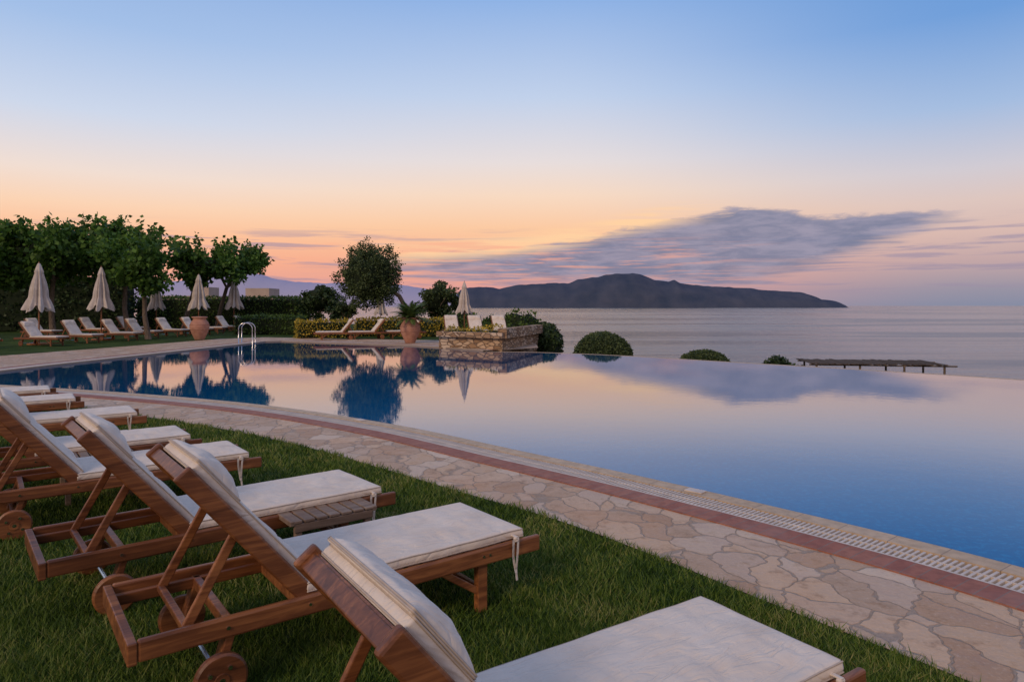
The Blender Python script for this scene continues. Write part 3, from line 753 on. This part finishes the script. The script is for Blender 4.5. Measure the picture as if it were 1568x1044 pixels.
for i,(x,y) in enumerate([(-22.6,33.5),(-21.5,36),(-21,38.6)]): lounger((x,y),ra(-14),False,i)
for i,(x,y,a,z) in enumerate([(-9.3,32.3,200,0),(-7.9,32.6,205,0),(-6.2,33.4,200,0),(-2.6,28.6,285,0.2),(-1.55,28.4,285,0.2),(-0.5,28.2,285,0.2)]): lounger((x,y),ra(a),False,i,z)
# ---------------------------------------------------------------- buildings, pergola
def house(loc,sx,sy,h):
    e=empty('beach_house',loc); mb=MB(); mb.box((0,0,h/2),(sx,sy,h),None,0); mb.box((0,0,h+0.1),(sx+0.3,sy+0.3,0.2),None,0)
    mb.box((sx*0.2,0,h+0.75),(sx*0.3,sy*0.5,1.1),None,0)
    link('walls',mb.mesh('walls'),M['plaster'],e); mb=MB(); g=MB()
    k=int(sx/2)
    for i in range(k):
        for zz in (h-1.6,h-4.6):
            x=-sx/2+sx*(i+0.5)/k; g.box((x,-sy/2-0.01,zz),(0.9,0.04,1.3),None,0); mb.box((x,-sy/2-0.03,zz-0.72),(1.1,0.12,0.1),None,0)
    link('windows',g.mesh('windows'),M['glass'],e); link('sills',mb.mesh('sills'),M['plaster'],e)
house((-31,80,-7),9,7,9.3); house((-40,86,-8),7,6,10.6)
def pergola():
    e=empty('pergola',(16.3,31.0,0),ra(-10)); z=-0.96; mb=MB()
    for k in range(38):
        x=-2.8+k*0.145; mb.box((x,random.uniform(-.15,.15),z+random.uniform(-0.015,0.015)),(0.13,2.6+random.uniform(-.3,.3),0.035),Matrix.Rotation(random.uniform(-.03,.03),3,'Z'),0.008)
    link('reed_roof',mb.mesh('roof'),M['thatch'],e); mb=MB()
    for y in (-1.1,1.1):
        mb.tube([(-2.9,y,z-0.06),(3.1,y,z-0.06)],0.035,8)
        for x in (-2.6,-0.8,1,2.6): mb.tube([(x,y,z-0.06),(x,y,-6)],0.045,8)
    link('posts',mb.mesh('posts'),M['bark'],e)
pergola()
mb=MB()
for i in (38,63,84):
    p=offset(NE,0.085)[i]; mb.box((p.x,p.y,0.024),(0.16,0.10,0.012),Matrix.Rotation(-0.75,3,'Z'),0.004)
link('skimmer_lid',mb.mesh('skimmer'),M['grate'],pool)
# ---------------------------------------------------------------- world
w=bpy.data.worlds.new('World'); scene.world=w; w.use_nodes=True; nt=w.node_tree; t=NT(nt)
bg=nt.nodes['Background']
tc=t.n('ShaderNodeTexCoord').outputs['Generated']; sx=t.n('ShaderNodeSeparateXYZ'); t.l(tc,sx.inputs[0])
A=t.math('MULTIPLY',t.math('ARCTAN2',sx.outputs[0],sx.outputs[1]),57.29578)
E=t.math('MULTIPLY',t.math('ARCSINE',sx.outputs[2]),57.29578)
ef=t.math('DIVIDE',E,60.0,clamp=True)
def rp(st): return t.ramp(ef,[(e/60,lin(c)) for e,c in st])
ZEN=(142,160,202)
Lr=rp([(0,(200,156,160)),(1.2,(226,160,150)),(3.1,(245,170,138)),(5.2,(252,190,148)),(7.3,(250,210,178)),(9.5,(240,220,208)),(13.7,(204,214,233)),(19.7,(162,190,230)),(30,(116,157,215)),(60,ZEN)])
Mr=rp([(0,(192,148,152)),(1.5,(222,154,146)),(3.7,(244,170,140)),(6.4,(250,198,156)),(9.1,(246,215,190)),(11.8,(230,219,217)),(16.9,(192,207,232)),(24.1,(142,177,227)),(30,(108,153,214)),(60,ZEN)])
Rr=rp([(0,(130,136,160)),(1.2,(148,142,160)),(3.1,(190,160,162)),(5.2,(214,181,172)),(7.3,(219,194,186)),(9.5,(207,200,207)),(13.7,(162,186,221)),(19.7,(110,156,215)),(30,(88,141,206)),(60,ZEN)])
Br=rp([(0,(150,138,150)),(10,(198,172,176)),(25,(190,180,195)),(60,ZEN)])
c=t.mix(t.smooth(A,-34,0),Lr,Mr); c=t.mix(t.smooth(A,2,36),c,Rr); c=t.mix(t.smooth(t.math('ABSOLUTE',A),60,120),c,Br)
def fcurve(pts):
    nd=t.n('ShaderNodeFloatCurve'); cm=nd.mapping; cv=cm.curves[0]
    P=[((a+20)/60,e/10) for a,e in pts]; cv.points[0].location=P[0]; cv.points[1].location=P[-1]
    for p in P[1:-1]: cv.points.new(*p)
    cm.update(); t.l(t.math('DIVIDE',t.math('ADD',A,20),60,clamp=True),nd.inputs['Value']); return t.math('MULTIPLY',nd.outputs[0],10)
top=fcurve([(-20,3.0),(-12,4.0),(-4.6,4.5),(.9,5.0),(6.3,5.8),(11.7,6.9),(15.8,7.4),(19.3,7.85),(21.7,7.5),(24.5,6.8),(27.6,6.8),(30.3,6.8),(33,6.5),(40,4.5)])
bot=fcurve([(-20,3.0),(-12,2.7),(-4.6,2.1),(6.3,1.5),(11.7,1.4),(16.8,1.8),(21.7,2.5),(26.3,3.8),(30.3,5.1),(33,6.0),(40,6.5)])
cx=t.n('ShaderNodeCombineXYZ'); t.l(t.math('MULTIPLY',A,0.24),cx.inputs[0]); t.l(t.math('MULTIPLY',E,1.2),cx.inputs[1])
n1=t.noise(cx.outputs[0],1.0,8,0.66,0.4).outputs[0]
cy=t.n('ShaderNodeCombineXYZ'); t.l(t.math('MULTIPLY',A,0.085),cy.inputs[0]); t.l(t.math('MULTIPLY',E,1.7),cy.inputs[1])
n2=t.noise(cy.outputs[0],1.0,6,0.6,0.3).outputs[0]
nn=t.math('MULTIPLY',t.math('SUBTRACT',n1,0.5),2.0)
nn2=t.math('MULTIPLY',t.math('SUBTRACT',n2,0.5),3.6)
above=t.math('SUBTRACT',E,top)
hl=t.math('MULTIPLY',t.smooth(above,-1.2,0.1),t.smooth(above,0.3,1.5,1,0))
hl=t.math('MULTIPLY',hl,t.smooth(n2,0.36,0.56)); hl=t.math('MULTIPLY',hl,t.math('MULTIPLY',t.smooth(A,-16,-6),t.smooth(A,11,19,1,0)))
st=t.math('MULTIPLY',t.smooth(n2,0.50,0.62),t.math('MULTIPLY',t.smooth(E,0.6,1.8),t.smooth(E,5.0,6.8,1,0)))
st=t.math('MULTIPLY',st,t.smooth(t.math('ABSOLUTE',A),45,70,1,0))
c=t.mix(t.math('MULTIPLY',st,0.62),c,lin((148,134,160)))
n4=t.noise(cy.outputs[0],2.1,5,0.6,0.2).outputs[0]
pk=t.math('MULTIPLY',t.smooth(n4,0.50,0.64),t.math('MULTIPLY',t.smooth(E,1.0,2.2),t.smooth(E,4.5,6.0,1,0)))
pk=t.math('MULTIPLY',pk,t.smooth(t.math('ABSOLUTE',A),10,24,1,0))
mk=t.math('MULTIPLY',t.smooth(t.math('ADD',t.math('SUBTRACT',top,E),nn),-0.15,0.4),t.smooth(t.math('ADD',t.math('SUBTRACT',E,bot),t.math('ADD',nn2,0.4)),-0.3,1.5))
mk=t.math('MULTIPLY',mk,t.math('MULTIPLY',t.smooth(A,-20,-4),t.smooth(A,31,37,1,0)))
ccol=t.mix(t.smooth(n1,0.36,0.66),lin((112,118,148)),lin((146,142,166)))
c=t.mix(t.math('MULTIPLY',mk,0.93),c,ccol)
c=t.mix(t.math('MULTIPLY',pk,0.5),c,lin((252,168,134)))
c=t.mix(t.math('MULTIPLY',hl,0.9),c,lin((255,208,158)))
sky=t.n('ShaderNodeTexSky',sky_type='NISHITA'); sky.sun_disc=False; sky.sun_elevation=ra(28); sky.sun_rotation=ra(211)
c=t.mix(0.004,c,sky.outputs[0],'ADD')
t.l(c,bg.inputs[0]); bg.inputs[1].default_value=1.0
sd=bpy.data.lights.new('warm_key','SUN'); sd.energy=1.4; sd.angle=ra(16); sd.color=(1.0,0.72,0.46); so=bpy.data.objects.new('warm_key',sd); scene.collection.objects.link(so)  # added warm key from behind left for an off-view lamp; sunset lies ahead
src=Vector((-0.45,-0.75,0.5)).normalized(); so.rotation_euler=src.to_track_quat('Z','Y').to_euler()
# ---------------------------------------------------------------- camera
cd=bpy.data.cameras.new('camera'); cd.sensor_width=36; cd.lens=24.0; cd.shift_y=-54/1568; cd.clip_start=0.05; cd.clip_end=120000
co=bpy.data.objects.new('camera',cd); scene.collection.objects.link(co); co.location=(0,0,1.6); co.rotation_euler=(math.pi/2,0,0); scene.camera=co
scene.view_settings.view_transform='Standard'; scene.view_settings.look='None'; scene.view_settings.exposure=0
